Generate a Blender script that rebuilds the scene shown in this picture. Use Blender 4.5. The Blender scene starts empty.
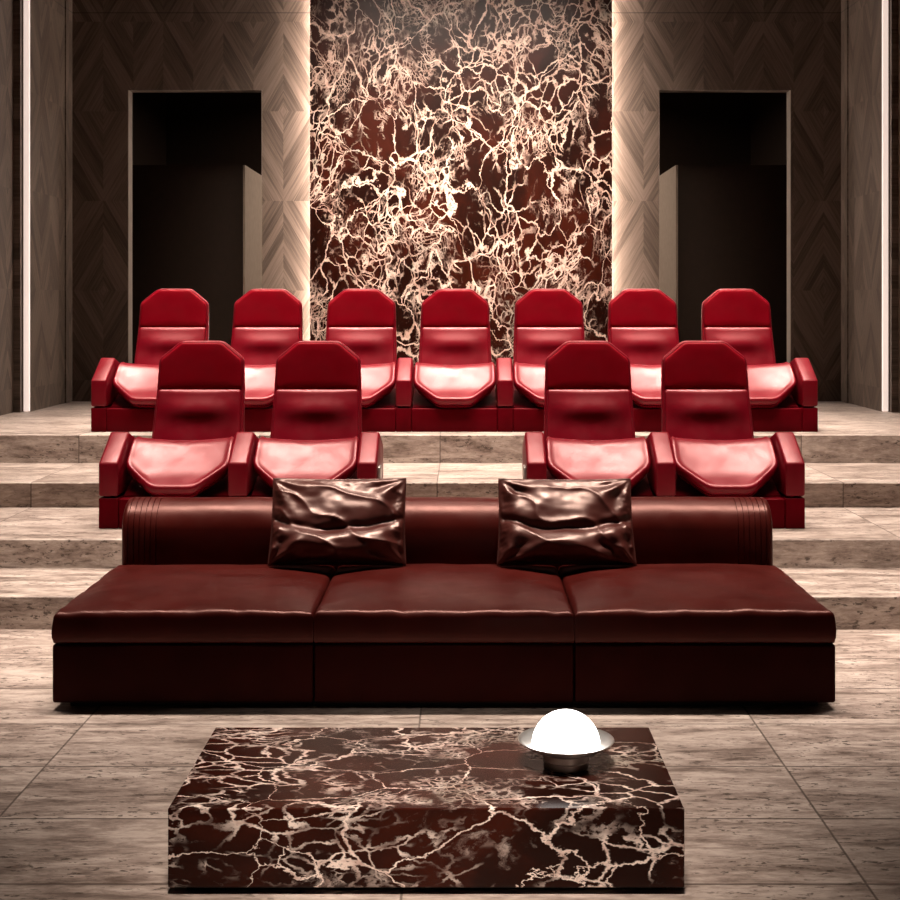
import bpy, bmesh, math, random
from mathutils import Vector, noise
C = bpy.context.scene.collection
sc = bpy.context.scene
PI = math.pi
# ------------------------------------------------------------------ camera, world, lights
F = 1400.0                       # focal length in pixels of a 900 px frame
EYE = 1.5
CX = 0.065
cam = bpy.data.cameras.new('camera')
cam.sensor_width = 36; cam.lens = 36*F/900
cam.shift_x = -14/900; cam.shift_y = -146/900
cam.clip_start = .05; cam.clip_end = 100
camo = bpy.data.objects.new('camera', cam); C.objects.link(camo)
camo.location = (CX, 0, EYE); camo.rotation_euler = (PI/2, 0, 0)
sc.camera = camo
sc.view_settings.view_transform = 'Standard'
sc.view_settings.look = 'None'
sc.view_settings.exposure = 0.0
sc.view_settings.gamma = 1
sc.view_settings.use_curve_mapping = False
w = bpy.data.worlds.new('world'); sc.world = w; w.use_nodes = True
w.node_tree.nodes['Background'].inputs[0].default_value = (1, .86, .76, 1)
w.node_tree.nodes['Background'].inputs[1].default_value = .008

WARM = (1, .84, .72)
def area(name, loc, sx, sy, power, target=None, spread=180, col=WARM):
    l = bpy.data.lights.new(name, 'AREA'); l.shape = 'RECTANGLE'; l.size = sx; l.size_y = sy
    l.energy = power; l.color = col; l.spread = math.radians(spread)
    o = bpy.data.objects.new(name, l); C.objects.link(o); o.location = loc
    if target is not None:
        d = Vector(target)-Vector(loc); o.rotation_euler = d.to_track_quat('-Z', 'Y').to_euler()
    return o
# ceiling slots of downlights above the sofa, above the front seats, above the rear seats, and a washer for the marble
area('ceiling_slot_sofa', (0, 6.05, 5.1), 6.4, .22, 120, spread=50)
area('ceiling_slot_front_seats', (0, 8.5, 5.1), 6.4, .35, 165, spread=60)
area('ceiling_slot_rear_seats', (0, 10.4, 5.1), 5.6, .35, 145, spread=46)
area('marble_washer', (0, 9.2, 5.0), 2.4, .8, 85, target=(0, 12.3, 2.6), spread=48)
area('added_table_fill', (-.03, 1.3, 5.1), .9, .35, 13, target=(-.03, 3.70, .1), spread=26)  # unseen fill light added to brighten the table top and front
area('lobby_light', (0, 14.9, 4.3), .5, .5, 120, target=(0, 14.9, 0), spread=160)

# ------------------------------------------------------------------ helpers
def link(name, me, m, parent=None):
    o = bpy.data.objects.new(name, me); C.objects.link(o)
    if m: me.materials.append(m)
    if parent: o.parent = parent
    return o
def obj(name, bm, m, parent=None, smooth=True, angle=40):
    me = bpy.data.meshes.new(name)
    bmesh.ops.recalc_face_normals(bm, faces=bm.faces)
    bm.to_mesh(me); bm.free()
    if smooth:
        me.polygons.foreach_set('use_smooth', [True]*len(me.polygons))
        me.set_sharp_from_angle(angle=math.radians(angle))
    return link(name, me, m, parent)
def tag(o, label=None, cat=None, group=None, kind=None):
    if label: o['label'] = label
    if cat: o['category'] = cat
    if group: o['group'] = group
    if kind: o['kind'] = kind
    return o
def thing(name, label, cat, loc=(0, 0, 0), group=None):
    o = bpy.data.objects.new(name, None); C.objects.link(o); o.location = loc
    o.empty_display_size = .1
    return tag(o, label, cat, group)
def struct(name, bm, m, label=None, smooth=False):
    return tag(obj(name, bm, m, smooth=smooth), label, kind='structure')
def add_box(bm, x0, x1, y0, y1, z0, z1):
    v = [bm.verts.new((x, y, z)) for x in (x0, x1) for y in (y0, y1) for z in (z0, z1)]
    for f in ((0, 1, 3, 2), (4, 6, 7, 5), (0, 4, 5, 1), (2, 3, 7, 6), (0, 2, 6, 4), (1, 5, 7, 3)):
        bm.faces.new([v[i] for i in f])
    return v
def box(*a, bevel=0, seg=3):
    bm = bmesh.new(); add_box(bm, *a)
    if bevel: bmesh.ops.bevel(bm, geom=bm.edges[:], offset=bevel, segments=seg, profile=.5, affect='EDGES')
    return bm
def rounded(poly, r, n=5):
    """round the corners of a convex polygon, then densify its edges"""
    out = []; N = len(poly)
    for i in range(N):
        p = Vector(poly[i]); a = Vector(poly[i-1]); b = Vector(poly[(i+1) % N])
        ra = min(r, (a-p).length*.45); rb = min(r, (b-p).length*.45)
        s = p+(a-p).normalized()*ra; e = p+(b-p).normalized()*rb
        for k in range(n+1):
            t = k/n
            out.append(s*(1-t)**2+p*2*t*(1-t)+e*t*t)
    dense = []
    for i, p in enumerate(out):
        q = out[(i+1) % len(out)]; m = max(1, int((q-p).length/.03))
        for k in range(m): dense.append(p.lerp(q, k/m))
    return dense
def loft(outline, rings, fmap, hfun=None, close=True):
    """stack scaled copies of an outline: rings = (inset, height); last ring closed by a fan"""
    xs = [p.x for p in outline]; ys = [p.y for p in outline]
    c = Vector(((min(xs)+max(xs))/2, (min(ys)+max(ys))/2))
    hx = (max(xs)-min(xs))/2; hy = (max(ys)-min(ys))/2
    bm = bmesh.new(); prev = None; first = None
    n = len(outline)
    for inset, h in rings:
        ring = []
        for p in outline:
            if isinstance(inset, tuple): k = inset[0]; x = c.x+(p.x-c.x)*k; y = c.y+(p.y-c.y)*k
            else: x = c.x+(p.x-c.x)*(1-inset/hx); y = c.y+(p.y-c.y)*(1-inset/hy)
            hh = h+(hfun(x, y) if hfun and (isinstance(inset, tuple)) else 0)
            ring.append(bm.verts.new(fmap(x, y, hh)))
        if prev:
            for i in range(n): bm.faces.new((prev[i], prev[(i+1) % n], ring[(i+1) % n], ring[i]))
        else: first = ring
        prev = ring
    hc = rings[-1][1]+(hfun(c.x, c.y) if hfun else 0)
    cv = bm.verts.new(fmap(c.x, c.y, hc))
    for i in range(n): bm.faces.new((prev[i], prev[(i+1) % n], cv))
    if close: bm.faces.new(list(reversed(first)))
    return bm
def lathe(profile, n=64):
    bm = bmesh.new(); rings = []
    for r, z in profile:
        if r < 1e-6: rings.append([bm.verts.new((0, 0, z))])
        else: rings.append([bm.verts.new((r*math.cos(2*PI*k/n), r*math.sin(2*PI*k/n), z)) for k in range(n)])
    for a, b in zip(rings, rings[1:]):
        for k in range(n):
            l = (k+1) % n
            if len(a) == 1: bm.faces.new((a[0], b[k], b[l]))
            elif len(b) == 1: bm.faces.new((a[k], a[l], b[0]))
            else: bm.faces.new((a[k], a[l], b[l], b[k]))
    return bm
def sstep(a, b, x):
    t = max(0, min(1, (x-a)/(b-a))); return t*t*(3-2*t)

# ------------------------------------------------------------------ materials
class NT:
    def __init__(s, name):
        s.m = bpy.data.materials.new(name); s.m.use_nodes = True
        s.t = s.m.node_tree; s.b = s.t.nodes['Principled BSDF']
    def n(s, typ, **kw):
        nd = s.t.nodes.new(typ)
        for k, v in kw.items(): setattr(nd, k, v)
        return nd
    def put(s, sock, v):
        if hasattr(v, 'is_output'): s.t.links.new(v, sock)
        else: sock.default_value = v
    def math(s, op, a, b=0.0, c=0.0, clamp=False):
        nd = s.n('ShaderNodeMath', operation=op, use_clamp=clamp)
        s.put(nd.inputs[0], a); s.put(nd.inputs[1], b); s.put(nd.inputs[2], c)
        return nd.outputs[0]
    def vmath(s, op, a, b=(0, 0, 0), scale=None):
        nd = s.n('ShaderNodeVectorMath', operation=op)
        s.put(nd.inputs[0], a); s.put(nd.inputs[1], b)
        if scale is not None: s.put(nd.inputs[3], scale)
        return nd.outputs[0]
    def pos(s): return s.n('ShaderNodeTexCoord').outputs['Object']
    def sep(s, v):
        nd = s.n('ShaderNodeSeparateXYZ'); s.put(nd.inputs[0], v); return nd.outputs
    def comb(s, x, y, z):
        nd = s.n('ShaderNodeCombineXYZ')
        for i, v in enumerate((x, y, z)): s.put(nd.inputs[i], v)
        return nd.outputs[0]
    def noise(s, v, scale, detail=4, rough=.55, dist=0, color=False):
        nd = s.n('ShaderNodeTexNoise'); s.put(nd.inputs['Vector'], v)
        nd.inputs['Scale'].default_value = scale; nd.inputs['Detail'].default_value = detail
        nd.inputs['Roughness'].default_value = rough; nd.inputs['Distortion'].default_value = dist
        return nd.outputs['Color' if color else 'Fac']
    def edge(s, v, scale, rnd=1):
        nd = s.n('ShaderNodeTexVoronoi', feature='DISTANCE_TO_EDGE'); s.put(nd.inputs['Vector'], v)
        nd.inputs['Scale'].default_value = scale; nd.inputs['Randomness'].default_value = rnd
        return nd.outputs['Distance']
    def rng(s, v, a, b, c=0.0, d=1.0, smooth=True):
        nd = s.n('ShaderNodeMapRange', interpolation_type='SMOOTHSTEP' if smooth else 'LINEAR')
        for i, x in enumerate((v, a, b, c, d)): s.put(nd.inputs[i], x)
        return nd.outputs[0]
    def mix(s, f, a, b):
        nd = s.n('ShaderNodeMix', data_type='RGBA')
        s.put(nd.inputs['Factor'], f)
        s.put(nd.inputs[6], a if hasattr(a, 'is_output') else (*a, 1))
        s.put(nd.inputs[7], b if hasattr(b, 'is_output') else (*b, 1))
        return nd.outputs[2]
    def bump(s, h, strength=.3, dist=.01):
        nd = s.n('ShaderNodeBump'); nd.inputs['Strength'].default_value = strength
        nd.inputs['Distance'].default_value = dist; s.put(nd.inputs['Height'], h)
        s.t.links.new(nd.outputs[0], s.b.inputs['Normal'])
    def set(s, **kw):
        for k, v in kw.items():
            k = {'color': 'Base Color', 'rough': 'Roughness', 'metal': 'Metallic', 'spec': 'Specular IOR Level',
                 'coat': 'Coat Weight', 'coatr': 'Coat Roughness'}.get(k, k)
            if isinstance(v, tuple) and len(v) == 3: v = (*v, 1)
            s.put(s.b.inputs[k], v)
        return s

def marble(name, seed, dens=1.0, aniso=(1, 1, .72), warm=(.82, .62, .52), cov=0.0, rough=.25, spec=.15):
    N = NT(name)
    p = N.vmath('ADD', N.vmath('MULTIPLY', N.pos(), aniso), (seed*3.1, seed*1.7, seed*2.3))
    w1 = N.vmath('SCALE', N.vmath('SUBTRACT', N.noise(p, 1.6, 3, color=True), (.5, .5, .5)), scale=.55/dens)
    w2 = N.vmath('SCALE', N.vmath('SUBTRACT', N.noise(p, 7*dens, 5, .65, color=True), (.5, .5, .5)), scale=.12/dens)
    w3 = N.vmath('SCALE', N.vmath('SUBTRACT', N.noise(p, 30*dens, 3, .6, color=True), (.5, .5, .5)), scale=.018/dens)
    q = N.vmath('ADD', N.vmath('ADD', p, w1), N.vmath('ADD', w2, w3))
    thick = N.rng(N.noise(p, 3.3*dens, 3), .35, .7, .007, .05/dens**.8)
    e1 = N.edge(q, 3.4*dens)
    v1 = N.math('SUBTRACT', 1, N.math('DIVIDE', e1, thick), clamp=True)
    v1 = N.rng(v1, .15, .75)
    q2 = N.vmath('ADD', q, (5.3, 2.2, 8.1))
    m2 = N.rng(N.noise(p, 2.6*dens, 4, .6), .44+cov, .58+cov)
    e2 = N.edge(q2, 8.5*dens)
    v2 = N.math('MULTIPLY', N.rng(e2, .012, .06, 1, 0), m2)
    m3 = N.rng(N.noise(N.vmath('ADD', p, (9, 4, 1)), 3.2*dens, 4, .6), .51+cov, .63+cov)
    e3 = N.edge(N.vmath('ADD', q, (1.3, 7.2, 3.1)), 15*dens)
    v3 = N.math('MULTIPLY', N.rng(e3, .02, .11, 1, 0), N.math('MULTIPLY', m3, .9))
    cl = N.math('MULTIPLY', N.rng(N.noise(N.vmath('ADD', q, (2, 8, 4)), 4.5*dens, 8, .72), .59, .73), .5)
    vein = N.math('MAXIMUM', N.math('MAXIMUM', v1, v2), N.math('MAXIMUM', v3, cl))
    body = N.mix(N.rng(N.noise(q, 2.2*dens, 4), .38, .68), (.013, .0034, .0021), (.040, .0072, .0035))
    m4 = N.rng(N.noise(N.vmath('ADD', p, (4, 11, 6)), 2.4*dens, 5, .65), .53+cov, .61+cov)
    v4 = N.math('MULTIPLY', N.rng(N.edge(N.vmath('ADD', q, (7.3, .2, 9.1)), 30*dens), .03, .14, 1, 0), N.math('MULTIPLY', m4, .6))
    vein = N.math('MAXIMUM', vein, v4)
    grey = N.rng(N.noise(N.vmath('ADD', p, (3, 3, 7)), 2.1*dens, 3), .56, .68)
    vc = N.mix(grey, warm, (.46, .42, .36))
    vc = N.mix(N.rng(N.noise(q, 16*dens, 4), .35, .7), vc, N.mix(.55, vc, (.22, .06, .035)))
    N.set(color=N.mix(vein, body, vc), rough=rough, spec=spec)
    return N.m

def wood(name, axis):
    N = NT(name); X, Y, Z = N.sep(N.pos())
    h = X if axis == 'x' else Y
    u = N.math('PINGPONG', N.math('ADD', h, 20.04 if axis == 'x' else 20.0), .268)
    v = N.math('PINGPONG', N.math('ADD', Z, 20.80-3.22), .80)
    q = N.math('SUBTRACT', v, N.math('MULTIPLY', u, 1.75))
    r = N.math('ADD', u, N.math('MULTIPLY', v, .57))
    idn = N.math('FLOOR', N.math('DIVIDE', N.math('ADD', q, N.math('MULTIPLY', N.noise(N.comb(q, r, 0), 5, 1), .02)), .125))
    cell = N.math('FLOOR', N.math('DIVIDE', N.math('ADD', h, 20.04), .268))
    cellv = N.math('FLOOR', N.math('DIVIDE', N.math('ADD', Z, 17.58), .8))
    wn = N.n('ShaderNodeTexWhiteNoise', noise_dimensions='3D')
    N.put(wn.inputs['Vector'], N.comb(idn, N.math('MULTIPLY', cell, .37), N.math('MULTIPLY', cellv, .71)))
    g1 = N.noise(N.comb(N.math('MULTIPLY', q, 34), N.math('MULTIPLY', r, 2.0), 0), 1, 4, .6, .6)
    g2 = N.noise(N.comb(N.math('MULTIPLY', q, 160), N.math('MULTIPLY', r, 6), 0), 1, 3, .6)
    tone = N.math('ADD', N.math('ADD', N.math('MULTIPLY', wn.outputs['Value'], .25), N.math('MULTIPLY', g1, .72)), N.math('MULTIPLY', g2, .28))
    col = N.mix(N.rng(tone, .32, 1.0), (.045, .030, .021), (.160, .118, .092))
    # thin vertical and horizontal panel joints
    jx = N.rng(N.math('PINGPONG', N.math('ADD', h, 20.04), .536), .0, .003, .55, 0)
    jz = N.rng(N.math('ABSOLUTE', N.math('SUBTRACT', Z, 4.1)), .002, .006, .7, 0)
    col = N.mix(N.math('MAXIMUM', N.math('MULTIPLY', jx, .35), jz), col, (.02, .013, .009))
    N.set(color=col, rough=.55, spec=.25)
    N.bump(g2, .12, .004)
    return N.m

def travertine(name, rows=True, dark=False):
    N = NT(name); X, Y, Z = N.sep(N.pos())
    a = N.math('ADD', Y, N.math('MULTIPLY', Z, 1.0))
    col_i = N.math('FLOOR', N.math('DIVIDE', N.math('ADD', X, 13.294), 1.2))
    row_i = N.math('FLOOR', N.math('DIVIDE', N.math('ADD', Y, 9.2), .46))
    tile = N.math('ADD', N.math('MULTIPLY', col_i, 7.31), N.math('MULTIPLY', row_i if rows else N.math('FLOOR', N.math('MULTIPLY', Z, 6.3)), 3.77))
    p = N.comb(N.math('ADD', N.math('MULTIPLY', X, 1.5), tile), N.math('MULTIPLY', a, 6.5), tile)
    band = N.noise(p, 1.3, 6, .62, .9)
    fine = N.noise(N.comb(N.math('MULTIPLY', X, 14), N.math('MULTIPLY', a, 60), tile), 1, 6, .75, .6)
    cloud = N.noise(N.comb(X, N.math('MULTIPLY', a, 1.6), tile), 1.1, 3)
    t = N.math('ADD', N.math('ADD', N.math('MULTIPLY', band, .66), N.math('MULTIPLY', fine, .50)), N.math('MULTIPLY', N.math('SUBTRACT', N.noise(N.comb(N.math('MULTIPLY', X, 7), N.math('MULTIPLY', a, 17), tile), 1, 6, .7), .36), .55))
    lo, mid, hi = ((.14, .102, .084), (.345, .275, .238), (.56, .475, .420))
    col = N.mix(N.rng(t, .45, .66), lo, mid); col = N.mix(N.rng(t, .60, .82), col, hi)
    pitn = N.noise(N.comb(N.math('MULTIPLY', X, 26), N.math('MULTIPLY', a, 52), tile), 1, 4, .65)
    pm = N.rng(N.noise(N.comb(N.math('MULTIPLY', X, 1.6), N.math('MULTIPLY', a, 7), tile), 1, 4, .6), .42, .54)
    pit = N.math('MULTIPLY', N.rng(pitn, .56, .63), pm)
    col = N.mix(N.math('MULTIPLY', pit, .8), col, (.060, .042, .032))
    jx = N.rng(N.math('PINGPONG', N.math('ADD', X, 13.294), .6), .0016, .0050, 1, 0)
    j = jx
    if rows:
        jy = N.rng(N.math('PINGPONG', N.math('ADD', Y, 9.2-4.08+.46*9), .23), .002, .007, 1, 0)
        j = N.math('MAXIMUM', jx, jy)
    col = N.mix(N.math('MULTIPLY', j, .75), col, (.07, .05, .04))
    N.set(color=col, rough=N.rng(band, .3, .7, .38, .55), spec=.35)
    N.bump(N.math('SUBTRACT', fine, N.math('MULTIPLY', N.math('ADD', pit, j), 1.2)), .25, .004)
    return N.m

def leather(name, c1, c2, rough, spec=.35, tint=(1, 1, 1), wrinkle=.12):
    N = NT(name); p = N.pos()
    a = N.noise(p, 5, 3); g = N.edge(N.vmath('ADD', p, N.vmath('SCALE', N.noise(p, 60, 2, color=True), scale=.01)), 260)
    N.set(color=N.mix(N.rng(a, .35, .7), c1, c2), rough=N.rng(N.noise(p, 9, 4), .3, .7, rough*.85, rough*1.18), spec=spec)
    N.b.inputs['Specular Tint'].default_value = (*tint, 1)
    N.bump(N.math('ADD', N.rng(g, 0, .35, 0, .25), N.math('MULTIPLY', N.noise(p, 26, 3), 1.0)), wrinkle, .004)
    return N.m
def plain(name, col, rough=.5, metal=0.0, spec=.5):
    N = NT(name); p = N.pos()
    f = N.rng(N.noise(p, 14, 3), .3, .7, .92, 1.06)
    c = N.vmath('SCALE', col, scale=f)
    N.set(color=c, rough=rough, metal=metal, spec=spec); return N.m
def emit(name, col, s):
    N = NT(name); N.set(color=(.9, .9, .9), rough=.4)
    N.b.inputs['Emission Color'].default_value = (*col, 1); N.b.inputs['Emission Strength'].default_value = s
    return N.m
M = dict(
    marble_wall=marble('marble_wall', 1.0, .95),
    marble_table=marble('marble_table', 4.6, 1.7, (.62, .95, 1.0), (.90, .76, .68), .012, .22, .13),
    wood_x=wood('veneer_frontal', 'x'), wood_y=wood('veneer_side', 'y'),
    floor=travertine('travertine_floor'), step=travertine('travertine_step', False),
    red=leather('red_leather', (.138, .0003, .0064), (.172, .0006, .0090), .36, .52, (1, .47, .48), .05),
    red_matte=leather('red_headrest_leather', (.19, .0004, .0060), (.22, .0008, .0080), .45, .12, (1, .4, .4), .05),
    red_shaded=leather('red_leather_shaded', (.085, .0004, .0034), (.105, .0006, .0048), .45, .10, (1, .4, .4), .05),  # same red leather, shade on bases and seat frames put into its colour
    brown=leather('oxblood_leather', (.038, .0036, .0028), (.050, .0052, .0040), .35, .36, (1, .50, .43), .10),
    brown_shaded=leather('oxblood_leather_shaded', (.022, .0018, .0014), (.028, .0024, .0018), .5, .12, (1, .5, .45), .10),  # sofa leather with the shade of the base fronts worked into the colour
    pillow=leather('oxblood_pillow_leather', (.042, .0085, .0068), (.056, .0125, .0100), .38, .70, (1, .74, .66), .05),
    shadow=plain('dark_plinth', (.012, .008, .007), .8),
    steel=plain('brushed_steel', (.60, .57, .54), .42, .9),
    plaster=plain('dark_plaster', (.035, .025, .019), .9, 0, .2),
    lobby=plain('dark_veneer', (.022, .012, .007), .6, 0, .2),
    partition=plain('partition_veneer', (.30, .24, .19), .6, 0, .2),
    jamb=plain('jamb_metal', (.30, .25, .21), .4, .3),
    globe=emit('opal_globe', (1, .97, .93), 6.0),
    led=emit('led_diffuser', (1, .86, .77), 120.0),
    led_dim=emit('led_profile', (1, .80, .70), .74),
)

# ------------------------------------------------------------------ the room
R1, R2, R3, R4 = F/217, F/195.8, F/169.2, F/150.5       # riser planes
H1, H2, H3, H4 = .152, .2975, .4435, .6295              # tread heights
YW = F/112.0                                            # rear wall
XN, XF, YL = 3.55, 3.443, F/124.0                       # near side wall, rear side panel, step between them
ZC = 5.2; YF = -1.6
struct('floor', box(-XN, XN, YF, R1+.02, -.1, 0), M['floor'])
for y0, y1, z0, z1 in ((R1, R2+.02, -.1, H1), (R2, R3+.02, -.1, H2), (R3, R4+.02, -.1, H3), (R4, 16.6, -.1, H4)):
    struct('stair_step', box(-XN-.2, XN+.2, y0, y1, z0, z1, bevel=.004, seg=1), M['step'])
struct('ceiling', box(-XN-.2, XN+.2, YF-.15, 16.7, ZC, ZC+.1), M['plaster'])
struct('wall_front', box(-XN-.2, XN+.2, YF-.15, YF, -.1, ZC), M['plaster'])
for s, nm in ((-1, 'left'), (1, 'right')):
    a, b = sorted((s*XN, s*(XN+.2)))
    struct('wall_'+nm, box(a, b, YF, YL-.06, -.1, ZC), M['wood_y'])
    a, b = sorted((s*XF, s*(XN+.2)))
    struct('wall_rear_'+nm, box(a, b, YL+.03, YW+.1, .3, ZC), M['wood_y'])
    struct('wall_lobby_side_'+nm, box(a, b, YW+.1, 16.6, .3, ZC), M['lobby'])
    # small return between the near wall and the light slot
    a, b = sorted((s*(XF+.052), s*(XN+.1)))
    struct('trim_return_'+nm, box(a, b, YL-.06, YL-.01, .3, ZC), M['wood_y'])
    a, b = sorted((s*XF, s*(XF+.045)))
    tag(obj('led_strip', box(a, b, YL, YL+.03, H4+.004, ZC-.02, bevel=.003), M['led_dim']),
        'slim vertical light strip in the %s side wall' % nm, 'light strip')
    a, b = sorted((s*(XF-.012), s*(XF-.0)))
    struct('trim_corner_'+nm, box(a, b, YW-.20, YW, H4, ZC, bevel=.002), M['wood_y'])
# rear wall with its two door openings
T = .15
DX = ((-464+128)/112+CX, (-464+262)/112+CX, (659-464)/112+CX, (791-464)/112+CX)
DZ = EYE+(304-90)/112
bm = bmesh.new()
for x0, x1, z0 in ((-XF, DX[0], H4), (DX[0], DX[1], DZ), (DX[1], DX[2], H4), (DX[2], DX[3], DZ), (DX[3], XF, H4)):
    add_box(bm, x0, x1, YW, YW+T, z0, ZC)
struct('wall_back', bm, M['wood_x'])
for k, (a, b, outer) in enumerate(((DX[0], DX[1], 0), (DX[2], DX[3], 1))):
    bm = bmesh.new()
    add_box(bm, a, a+.004, YW+.003, YW+T, H4, DZ); add_box(bm, b-.004, b, YW+.003, YW+T, H4, DZ)
    struct('door_%d' % (k+1), bm, M['jamb'])
# lobby behind the openings: a lower partition block ahead of each doorway
YP = F/102.0; ZP = EYE+(304-165)/102
for s, nm in ((-1, 'left'), (1, 'right')):
    xi = (243-464)/102+CX if s < 0 else (678-464)/102+CX
    a, b = sorted((xi, s*XF))
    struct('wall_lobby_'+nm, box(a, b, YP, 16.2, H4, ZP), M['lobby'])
    a, b = sorted((xi, xi-s*.02))
    struct('trim_lobby_'+nm, box(a, b, YP+.002, 16.2, H4, ZP), M['partition'])
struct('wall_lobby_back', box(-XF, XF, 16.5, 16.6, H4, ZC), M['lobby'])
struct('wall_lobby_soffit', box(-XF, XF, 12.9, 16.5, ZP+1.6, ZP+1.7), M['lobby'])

# marble slab in front of the rear wall, light strips behind its edges
YM = F/113.8
mx0, mx1 = (310-464)/113.8+CX, (612-464)/113.8+CX
tag(obj('marble_panel', box(mx0, mx1, YM, YM+.04, H4+.002, ZC-.01, bevel=.002), M['marble_wall'], smooth=False),
    'tall dark red marble slab with pale veins on the rear wall', 'marble panel')
for s, x in ((-1, mx0+.025), (1, mx1-.025)):
    tag(obj('led_strip', box(x-.010, x+.010, YW-.095, YW-.075, H4+.01, ZC-.02), M['led']),
        'glowing light strip behind the %s edge of the marble slab' % ('left' if s < 0 else 'right'), 'light strip')
bm = bmesh.new()
for z in (1.2, 2.4, 3.6, 4.8): add_box(bm, mx0+.3, mx1-.3, YM+.04, YW, z, z+.05)
struct('trim_marble_battens', bm, M['shadow'])

# ------------------------------------------------------------------ coffee table and lamp
sT = 394.6; YT0, YT1 = F/394.6, F/331.0
tcx = (426.2-464)/sT+CX; thw = .655
t = thing('coffee_table', 'low dark marble block coffee table with white veins in front of the sofa', 'table', (tcx, (YT0+YT1)/2, 0))
d = (YT1-YT0)/2
obj('table_block', box(-thw, thw, -d, d, .02, .2215, bevel=.0035, seg=2), M['marble_table'], t, smooth=False)
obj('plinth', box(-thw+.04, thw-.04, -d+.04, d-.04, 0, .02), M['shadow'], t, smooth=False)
lamp = thing('table_lamp', 'glowing white globe lamp in a wide steel dish on the marble table', 'lamp', ((566-464)/361+CX, F/361, .2215))
obj('lamp_base', lathe([(0, 0), (.0615, 0), (.0625, .0008), (.0625, .017), (.0610, .018), (.0610, .020), (.0625, .021), (.0625, .036), (.061, .038), (.05, .039), (0, .039)]), M['steel'], lamp, angle=30)
obj('dish', lathe([(0, .039), (.052, .039), (.075, .043), (.10, .052), (.122, .064), (.1325, .0725), (.1335, .0738), (.132, .0745), (.12, .067), (.098, .0556), (.07, .0462), (0, .0452)], 96), M['steel'], lamp, angle=60)
pr = [(0, .0455)]
R = .0945; zc = .058
a0 = 0.0
pr.append((.05, .0458)); pr.append((.066, .0575))
for k in range(33):
    a = a0+(PI/2-a0)*k/32; pr.append((R*math.cos(a) if k < 32 else 0, zc+R*math.sin(a)))
obj('globe', lathe(pr, 72), M['globe'], lamp, angle=60)

# ------------------------------------------------------------------ sofa
YS = F/270.5; YB = F/230.0
sx = -.009; SW = 2.89/3
sofa = thing('leather_sofa', 'long low three seat dark oxblood leather sofa with rolled back', 'sofa', (sx, YS, 0))
DEPTH = YB-YS
def n3(x, y, z): return noise.noise(Vector((x, y, z)))
def cushion(x0, x1, seed):
    """seat cushion: soft top with creases along the front edge"""
    nx, ny = 72, 60
    Z0, ZT = .246, .362; D0, D1 = -.004, DEPTH+.03
    cx, cy = (x0+x1)/2, (D0+D1)/2; hx, hy = (x1-x0)/2-.0015, (D1-D0)/2
    bm = bmesh.new()
    def ease(k, n):
        a = -1+2*k/n
        return math.copysign(1-(1-abs(a))**1.7, a)
    grid = []
    for i in range(nx+1):
        row = []
        for j in range(ny+1):
            u, v = ease(i, nx), ease(j, ny)
            x = cx+u*hx; y = cy+v*hy
            ex = (1-abs(u))*hx; ey = (1-abs(v))*hy; ed = min(ex, ey)
            dome = .030*(1-u**4)*(1-v**4)
            z = ZT+dome
            # rounded rim
            r = .022
            if ed < r: z -= r-math.sqrt(max(0, r*r-(r-ed)**2))
            # puckers along the front edge and soft waves on top
            fr = math.exp(-((y-D0-.02)/.05)**2)
            z += fr*(.0040*n3(x*9+seed, y*5, seed)+.0036*n3(x*23, y*6+seed, 3))
            side = math.exp(-(ex/.06)**2)
            z += side*.006*n3(y*9, x*4, seed+2)
            z += .0065*n3(x*3.2+seed*2, y*3.2, 1.7)+.003*n3(x*8, y*7+seed, 5)
            # slight crown of the front rim: pulled-in corners
            row.append(bm.verts.new((x, y, z)))
        grid.append(row)
    for i in range(nx):
        for j in range(ny): bm.faces.new((grid[i][j], grid[i+1][j], grid[i+1][j+1], grid[i][j+1]))
    loop = [grid[i][0] for i in range(nx)]+[grid[nx][j] for j in range(ny)]+[grid[nx-i][ny] for i in range(nx)]+[grid[0][ny-j] for j in range(ny)]
    prev = loop
    n = len(loop)
    for k, (f, off) in enumerate(((.25, .003), (.5, .005), (.75, .004), (.93, .000), (1.0, -.006))):
        ring = []
        for v in loop:
            z = v.co.z+(Z0-v.co.z)*f
            dx = off if v.co.x > cx+hx*.999 else (-off if v.co.x < cx-hx*.999 else 0)
            dy = -off if v.co.y < D0+.002 else 0
            lim_l = dx if x0 < -1.4 or dx > 0 else max(dx, 0)
            if not (x0 < -1.4) and dx < 0: dx = max(dx, -.0005)
            if not (x1 > 1.4) and dx > 0: dx = min(dx, .0005)
            ring.append(bm.verts.new((v.co.x+dx, v.co.y+dy, z)))
        for i in range(n): bm.faces.new((prev[i], prev[(i+1) % n], ring[(i+1) % n], ring[i]))
        prev = ring
    bm.faces.new(prev)
    return bm
for k in range(3):
    x0 = (k-1.5)*SW; x1 = x0+SW
    obj('seat_base', box(x0+(.002 if k else -.003), x1-(.002 if k < 2 else -.003), -.003, DEPTH+.28, .025, .241, bevel=.010, seg=4), M['brown_shaded'], sofa)
    obj('seat_cushion', cushion(x0, x1, k*3.7+1.1), M['brown'], sofa, angle=60)
obj('plinth', box(-1.5*SW+.05, 1.5*SW-.05, .05, DEPTH+.22, 0, .025), M['shadow'], sofa, smooth=False)
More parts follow.
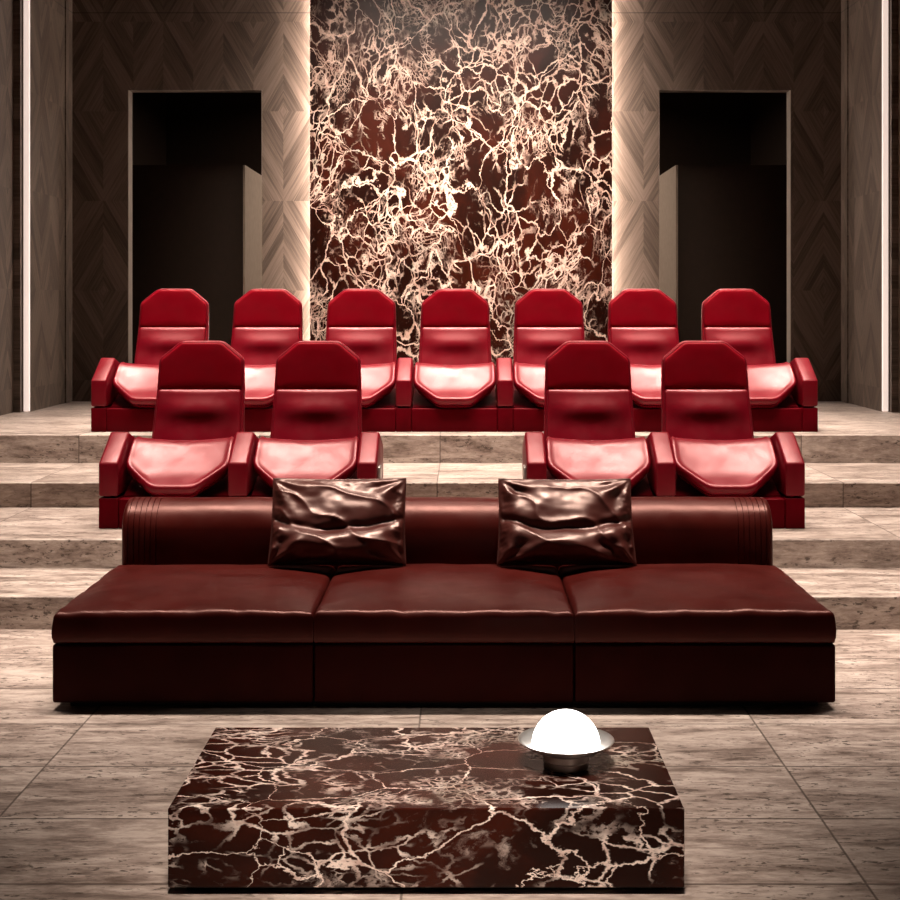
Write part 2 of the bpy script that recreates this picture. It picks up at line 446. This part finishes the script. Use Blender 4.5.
def backrest():
    xa, xb = (120.5-464)/230+CX-sx, (774-464)/230+CX-sx
    y0 = DEPTH; th = .275; zt = .640; r = th/2; z0 = .245
    prof = [(y0+.012, z0), (y0+.002, z0+.05), (y0, .36), (y0-.003, .42), (y0-.002, .47)]
    zcen = zt-r
    for k in range(1, 24):
        a = PI*k/24; prof.append((y0+r-r*math.cos(a), zcen+r*math.sin(a)))
    prof += [(y0+th, .42), (y0+th, z0)]
    cyy, czz = y0+r, .46
    xs = [(xa, .030), (xa+.002, .018), (xa+.007, .008), (xa+.014, .002), (xa+.02, 0)]
    def grooves(base, sgn):
        out = []
        for g in range(6):
            c = base+sgn*(.032+.0245*g)
            for o, dp in ((-.006, 0), (-.0025, .0), (-.0012, .0042), (.0012, .0042), (.0025, .0), (.006, 0)): out.append((c+o, dp))
        return sorted(out)
    xs += grooves(xa, 1)
    m = 60
    for k in range(1, m): xs.append((xa+.19+(xb-xa-.38)*k/m, 0))
    xs += grooves(xb, -1)
    xs += [(xb-.02, 0), (xb-.014, .002), (xb-.007, .008), (xb-.002, .018), (xb, .030)]
    bm = bmesh.new(); prev = None; first = None
    for x, inset in xs:
        ring = []
        for y, z in prof:
            v = Vector((y-cyy, z-czz)); L = v.length
            wob = .0028*n3(x*4, y*9, z*9)+.0015*n3(x*11, y*12, z*14)
            k = (L-inset+wob)/L
            ring.append(bm.verts.new((x, cyy+v.x*k, max(z0, czz+v.y*k))))
        if prev:
            for i in range(len(ring)-1): bm.faces.new((prev[i], prev[i+1], ring[i+1], ring[i]))
            bm.faces.new((prev[-1], prev[0], ring[0], ring[-1]))
        else: first = ring
        prev = ring
    bm.faces.new(first); bm.faces.new(prev)
    return bm
obj('backrest', backrest(), M['brown'], sofa, angle=50)

# ------------------------------------------------------------------ throw pillows
def pillow(name, label, xc, wb, wt, h, seed, flip):
    ybase = F/233.0-.075
    root = thing(name, label, 'pillow', (xc, ybase, .3935), 'leather throw pillows on the sofa')
    lean = math.radians(21)
    nx, nz = 110, 76
    def surf(u, v, side):
        # u,v in -1..1
        wv = (wb+(wt-wb)*(v+1)/2)/2
        pinch = 1-.025*(1-u*u)*0
        x = u*wv*(1-.022*(1-abs(v)**2.0)*abs(u)**3)
        z = h/2*(v*(1-.03*(1-abs(u)**2)*abs(v)**3)+1)
        th = .074*((1-abs(u)**3.2)*(1-abs(v)**(3.2 if v > 0 else 8)))**.62*(1-.52*v)
        if side > 0:
            uu = u*flip
            # long sagging folds, fan creases from corners, crumples near the seams
            m = min(1, th/.03)
            c1 = v+.33-.30*uu*uu+.10*n3(u*2, v, seed)
            th += m*(.026*math.exp(-((c1+.20)/.20)**2)-.026*math.exp(-((c1-.09)/.10)**2)+.010*math.exp(-((v+.66+.08*math.sin(u*5+seed))/.10)**2))*(.75+.3*n3(u*3, 1, seed))
            for sx_, sz_, ph in ((1, 1, 0), (-1, 1, 1.3), (1, -1, 2.1), (-1, -1, .7)):
                dx, dz = (sx_-uu)*1.3, (sz_-v)
                r = math.hypot(dx, dz); a = math.atan2(abs(dz), abs(dx))
                th += m*.012*math.sin(a*8+ph*3+seed+1.5*n3(u*2, v*2, seed))*math.exp(-((r-.45)/.38)**2)
            a1 = (u*.8+v*1.0)*4.2+2.2*n3(u*1.6, v*1.6, seed+4)
            th += m*.010*(1-abs(math.sin(a1)))**2*(1 if seed < 3 else .8)
            th += m*.011*n3(u*2.4+seed, v*2.0, 2)+m*.0025*n3(u*7, v*6, seed)
            ed = 1-max(abs(u), abs(v))
            th += m*.006*math.exp(-(ed/.16)**2)*n3(u*16, v*13, seed)
        return x, z, max(th, .003)
    bm = bmesh.new()
    def pt(u, v, side):
        x, z, th = surf(u, v, side)
        y = -th if side > 0 else th*.12
        yy = y*math.cos(lean)+z*math.sin(lean); zz = z*math.cos(lean)-y*math.sin(lean)
        return (x, yy, zz)
    G = {}
    for side in (1, -1):
        for i in range(nx+1):
            for j in range(nz+1):
                edge = i in (0, nx) or j in (0, nz)
                key = (i, j, 0 if edge else side)
                if key in G: continue
                G[key] = bm.verts.new(pt(-1+2*i/nx, -1+2*j/nz, side))
        g = lambda i, j: G[(i, j, 0 if i in (0, nx) or j in (0, nz) else side)]
        for i in range(nx):
            for j in range(nz): bm.faces.new((g(i, j), g(i+1, j), g(i+1, j+1), g(i, j+1)))
    obj('cover', bm, M['pillow'], root, angle=70)
    # seam piping all round
    path = [(-1+2*k/40, -1) for k in range(40)]+[(1, -1+2*k/30) for k in range(30)]+[(1-2*k/40, 1) for k in range(40)]+[(-1, 1-2*k/30) for k in range(30)]
    cv = bpy.data.curves.new('piping', 'CURVE'); cv.dimensions = '3D'; cv.bevel_depth = .0042; cv.bevel_resolution = 2
    sp = cv.splines.new('POLY'); sp.points.add(len(path)-1); sp.use_cyclic_u = True
    for q, (u, v) in zip(sp.points, path): q.co = (*pt(u, v, -1), 1)
    co = bpy.data.objects.new('tmp', cv); C.objects.link(co)
    me = bpy.data.meshes.new_from_object(co.evaluated_get(bpy.context.evaluated_depsgraph_get()))
    bpy.data.objects.remove(co)
    me.polygons.foreach_set('use_smooth', [True]*len(me.polygons)); me.materials.clear()
    me.name = 'piping'
    link('piping', me, M['pillow'], root)
    return root
pillow('throw_pillow', 'crumpled dark leather throw pillow leaning at the left half of the sofa back', (339-464)/232+CX, .582, .572, .374, 1.0, 1)
pillow('throw_pillow', 'crumpled dark leather throw pillow leaning at the right half of the sofa back', (565-464)/232+CX, .588, .568, .372, 5.3, -1)

# ------------------------------------------------------------------ cinema chairs
SEATW = .286
TH = math.radians(29)
CREST = .42
def seat_map(x, t, h):           # seat: t runs from the front edge up to the crest, then falls towards the back
    def base(t):
        k = t-CREST; b = .07
        # smooth bend between the two slopes
        s1, s2 = .645, -.22
        f = lambda q: s1*q if q < -b else (s2*q if q > b else s1*q-(s1-s2)*(q+b)**2/(4*b)) if q < b else s2*q
        return f(k)
    z0 = .222+.645*CREST*.93
    e = .002; sl = (base(t+e)-base(t-e))/(2*e); L = math.hypot(1, sl*.93)
    n = (-sl*.93/L, 1/L)
    return (x, -.035+t*.80+h*n[0], z0+base(t)*.93+h*n[1])
def back_map(x, v, h):           # reclined back: v = height above the platform, h = towards the sitter
    y = .66+(v-.36)*.36 if v < .70 else .66+.34*.36+(v-.70)*.17
    return (x, y-h, v)
BW = .998
def bpoly(pts): return [(x*BW, v) for x, v in pts]
def build_chair(right_arm):
    root = thing('cinema_chair', '', 'chair')
    # seat
    ol = rounded([(-.118, 0), (.118, 0), (SEATW, .185), (SEATW-.002, CREST-.03), (SEATW-.03, .70), (-SEATW+.03, .70), (-SEATW+.002, CREST-.03), (-SEATW, .185)], .045)
    def dish(x, t): return -.030*(1-(x/SEATW)**2)*sstep(0, .16, t)*(1-.35*sstep(.30, .50, t))
    rings = [(.035, -.062), (.010, -.055), (0, -.040), (0, -.018), (.004, -.008), (.010, -.002), (.018, 0),
             ((.90,), -.001), ((.82,), -.001), ((.7,), 0), ((.56,), 0), ((.42,), 0), ((.28,), 0), ((.14,), 0)]
    obj('seat', loft(ol, rings, seat_map, dish), M['red'], root, angle=70)
    ol = rounded([(-.112, .012), (.112, .012), (SEATW-.016, .19), (SEATW-.02, CREST), (SEATW-.05, .66), (-SEATW+.05, .66), (-SEATW+.02, CREST), (-SEATW+.016, .19)], .045)
    obj('seat_shell', loft(ol, [(.05, -.105), (.02, -.098), (.006, -.085), (0, -.066), (.01, -.060)], seat_map), M['red'], root, angle=70)
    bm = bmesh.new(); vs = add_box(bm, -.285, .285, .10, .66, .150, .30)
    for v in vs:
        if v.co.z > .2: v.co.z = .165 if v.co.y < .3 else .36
    obj('seat_frame', bm, M['red_shaded'], root, smooth=False)
    # back shell, lumbar panel, headrest
    ol = rounded(bpoly([(-.272, .30), (.272, .30), (.257, .70), (.250, .880), (.123, .984), (-.123, .984), (-.250, .880), (-.257, .70)]), .03)
    obj('back_shell', loft(ol, [(.05, -.095), (.02, -.088), (.004, -.07), (0, -.05), (0, -.008), (.004, -.001), (.012, 0)], back_map), M['red'], root, angle=60)
    ol = rounded(bpoly([(-.257, .305), (.257, .305), (.244, .699), (-.244, .699)]), .02)
    def lumbar(x, v):
        e = (1-(x/.25)**2)
        return e*(.019*math.exp(-((v-.59)/.055)**2)-.003*math.exp(-((v-.48)/.05)**2)+.003)
    rings = [(0, 0.0), (0, .020), (.003, .026), (.009, .029)]+[((k,), .029) for k in (.93, .87, .8, .72, .64, .56, .48, .4, .32, .24, .16, .08)]
    obj('lumbar_panel', loft(ol, rings, back_map, lumbar, False), M['red'], root, angle=70)
    ol = rounded(bpoly([(-.243, .704), (.243, .704), (.238, .873), (.117, .973), (-.117, .973), (-.238, .873)]), .02)
    obj('headrest', loft(ol, [(0, 0), (0, .006), (.003, .011), (.008, .013), ((.9,), .014), ((.6,), .014), ((.3,), .014)], back_map, None, False), M['red_matte'], root, angle=60)
    # arms on their pedestals
    for sgn in (-1, 1) if right_arm else (-1,):
        xc = sgn*.346; hw = .0535
        bm = bmesh.new()
        prof = [(0, .172), (0, .352), (.255, .497), (.56, .41), (.60, .36), (.60, .20), (.30, .18)]
        a_ = [bm.verts.new((xc-hw, y, z)) for y, z in prof]; b_ = [bm.verts.new((xc+hw, y, z)) for y, z in prof]
        bm.faces.new(a_); bm.faces.new(list(reversed(b_)))
        for q in range(len(prof)):
            q2 = (q+1) % len(prof); bm.faces.new((a_[q], b_[q], b_[q2], a_[q2]))
        bmesh.ops.recalc_face_normals(bm, faces=bm.faces)
        bmesh.ops.bevel(bm, geom=bm.edges[:], offset=.015, segments=4, profile=.5, affect='EDGES')
        ar = obj('armrest', bm, M['red'], root, angle=60)
        # a short connecting cheek under the arm, then the pedestal
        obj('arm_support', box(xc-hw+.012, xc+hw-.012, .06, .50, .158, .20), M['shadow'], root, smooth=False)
        obj('arm_pedestal', box(xc-hw+.001, xc+hw-.001, .004, .72, 0, .163, bevel=.006), M['red_shaded'], root)
    obj('base', box(-.2915, .2915, .008, .72, 0, .158, bevel=.006), M['red_shaded'], root)
    return root
def dup(root):
    r = root.copy(); C.objects.link(r)
    for ch in list(root.children):
        c = ch.copy(); C.objects.link(c); c.parent = r
        for g in list(ch.children):
            d_ = g.copy(); C.objects.link(d_); d_.parent = c
    return r
single = build_chair(False); double = build_chair(True)
Y1, Y2 = F/187.0, F/147.0
P = .692
G1, G2 = 'red cinema chairs in the front row', 'red cinema chairs in the rear row'
rear = ['red cinema chair at the left end of the rear row, before the left doorway',
        'second red cinema chair from the left end of the rear row',
        'third red cinema chair from left in rear row, before left marble edge',
        'middle red cinema chair of the rear row, fully in view',
        'third red cinema chair from right in rear row, before right part of marble',
        'second red cinema chair from the right end of the rear row',
        'red cinema chair at the right end of the rear row, before the right doorway']
spots = [((i-3)*P, Y2, H4, rear[i], G2, i == 6) for i in range(7)]
spots += [(-1.492, Y1, H2, 'front row red cinema chair at the outer left end, left of a pair', G1, False),
          (-.800, Y1, H2, 'front row red cinema chair by the aisle, behind left pillow', G1, True),
          (.800, Y1, H2, 'front row red cinema chair by the aisle, behind right pillow', G1, False),
          (1.492, Y1, H2, 'front row red cinema chair at the outer right end, right of a pair', G1, True)]
used = set()
for x, y, z, lab, grp, dbl in spots:
    proto = double if dbl else single
    if dbl in used: o = dup(proto)
    else: o = proto; used.add(dbl)
    o.location = (x, y, z); tag(o, lab, 'chair', grp)
    if abs(abs(x)-.8) < .01:          # small switch plate on the aisle side of the pair
        e = 1 if x < 0 else -1; xe = e*(.346+.0535)
        a_, b_ = sorted((xe, xe+e*.016))
        obj('switch_plate', box(a_, b_, .04, .16, .215, .325, bevel=.005), M['steel'], o)
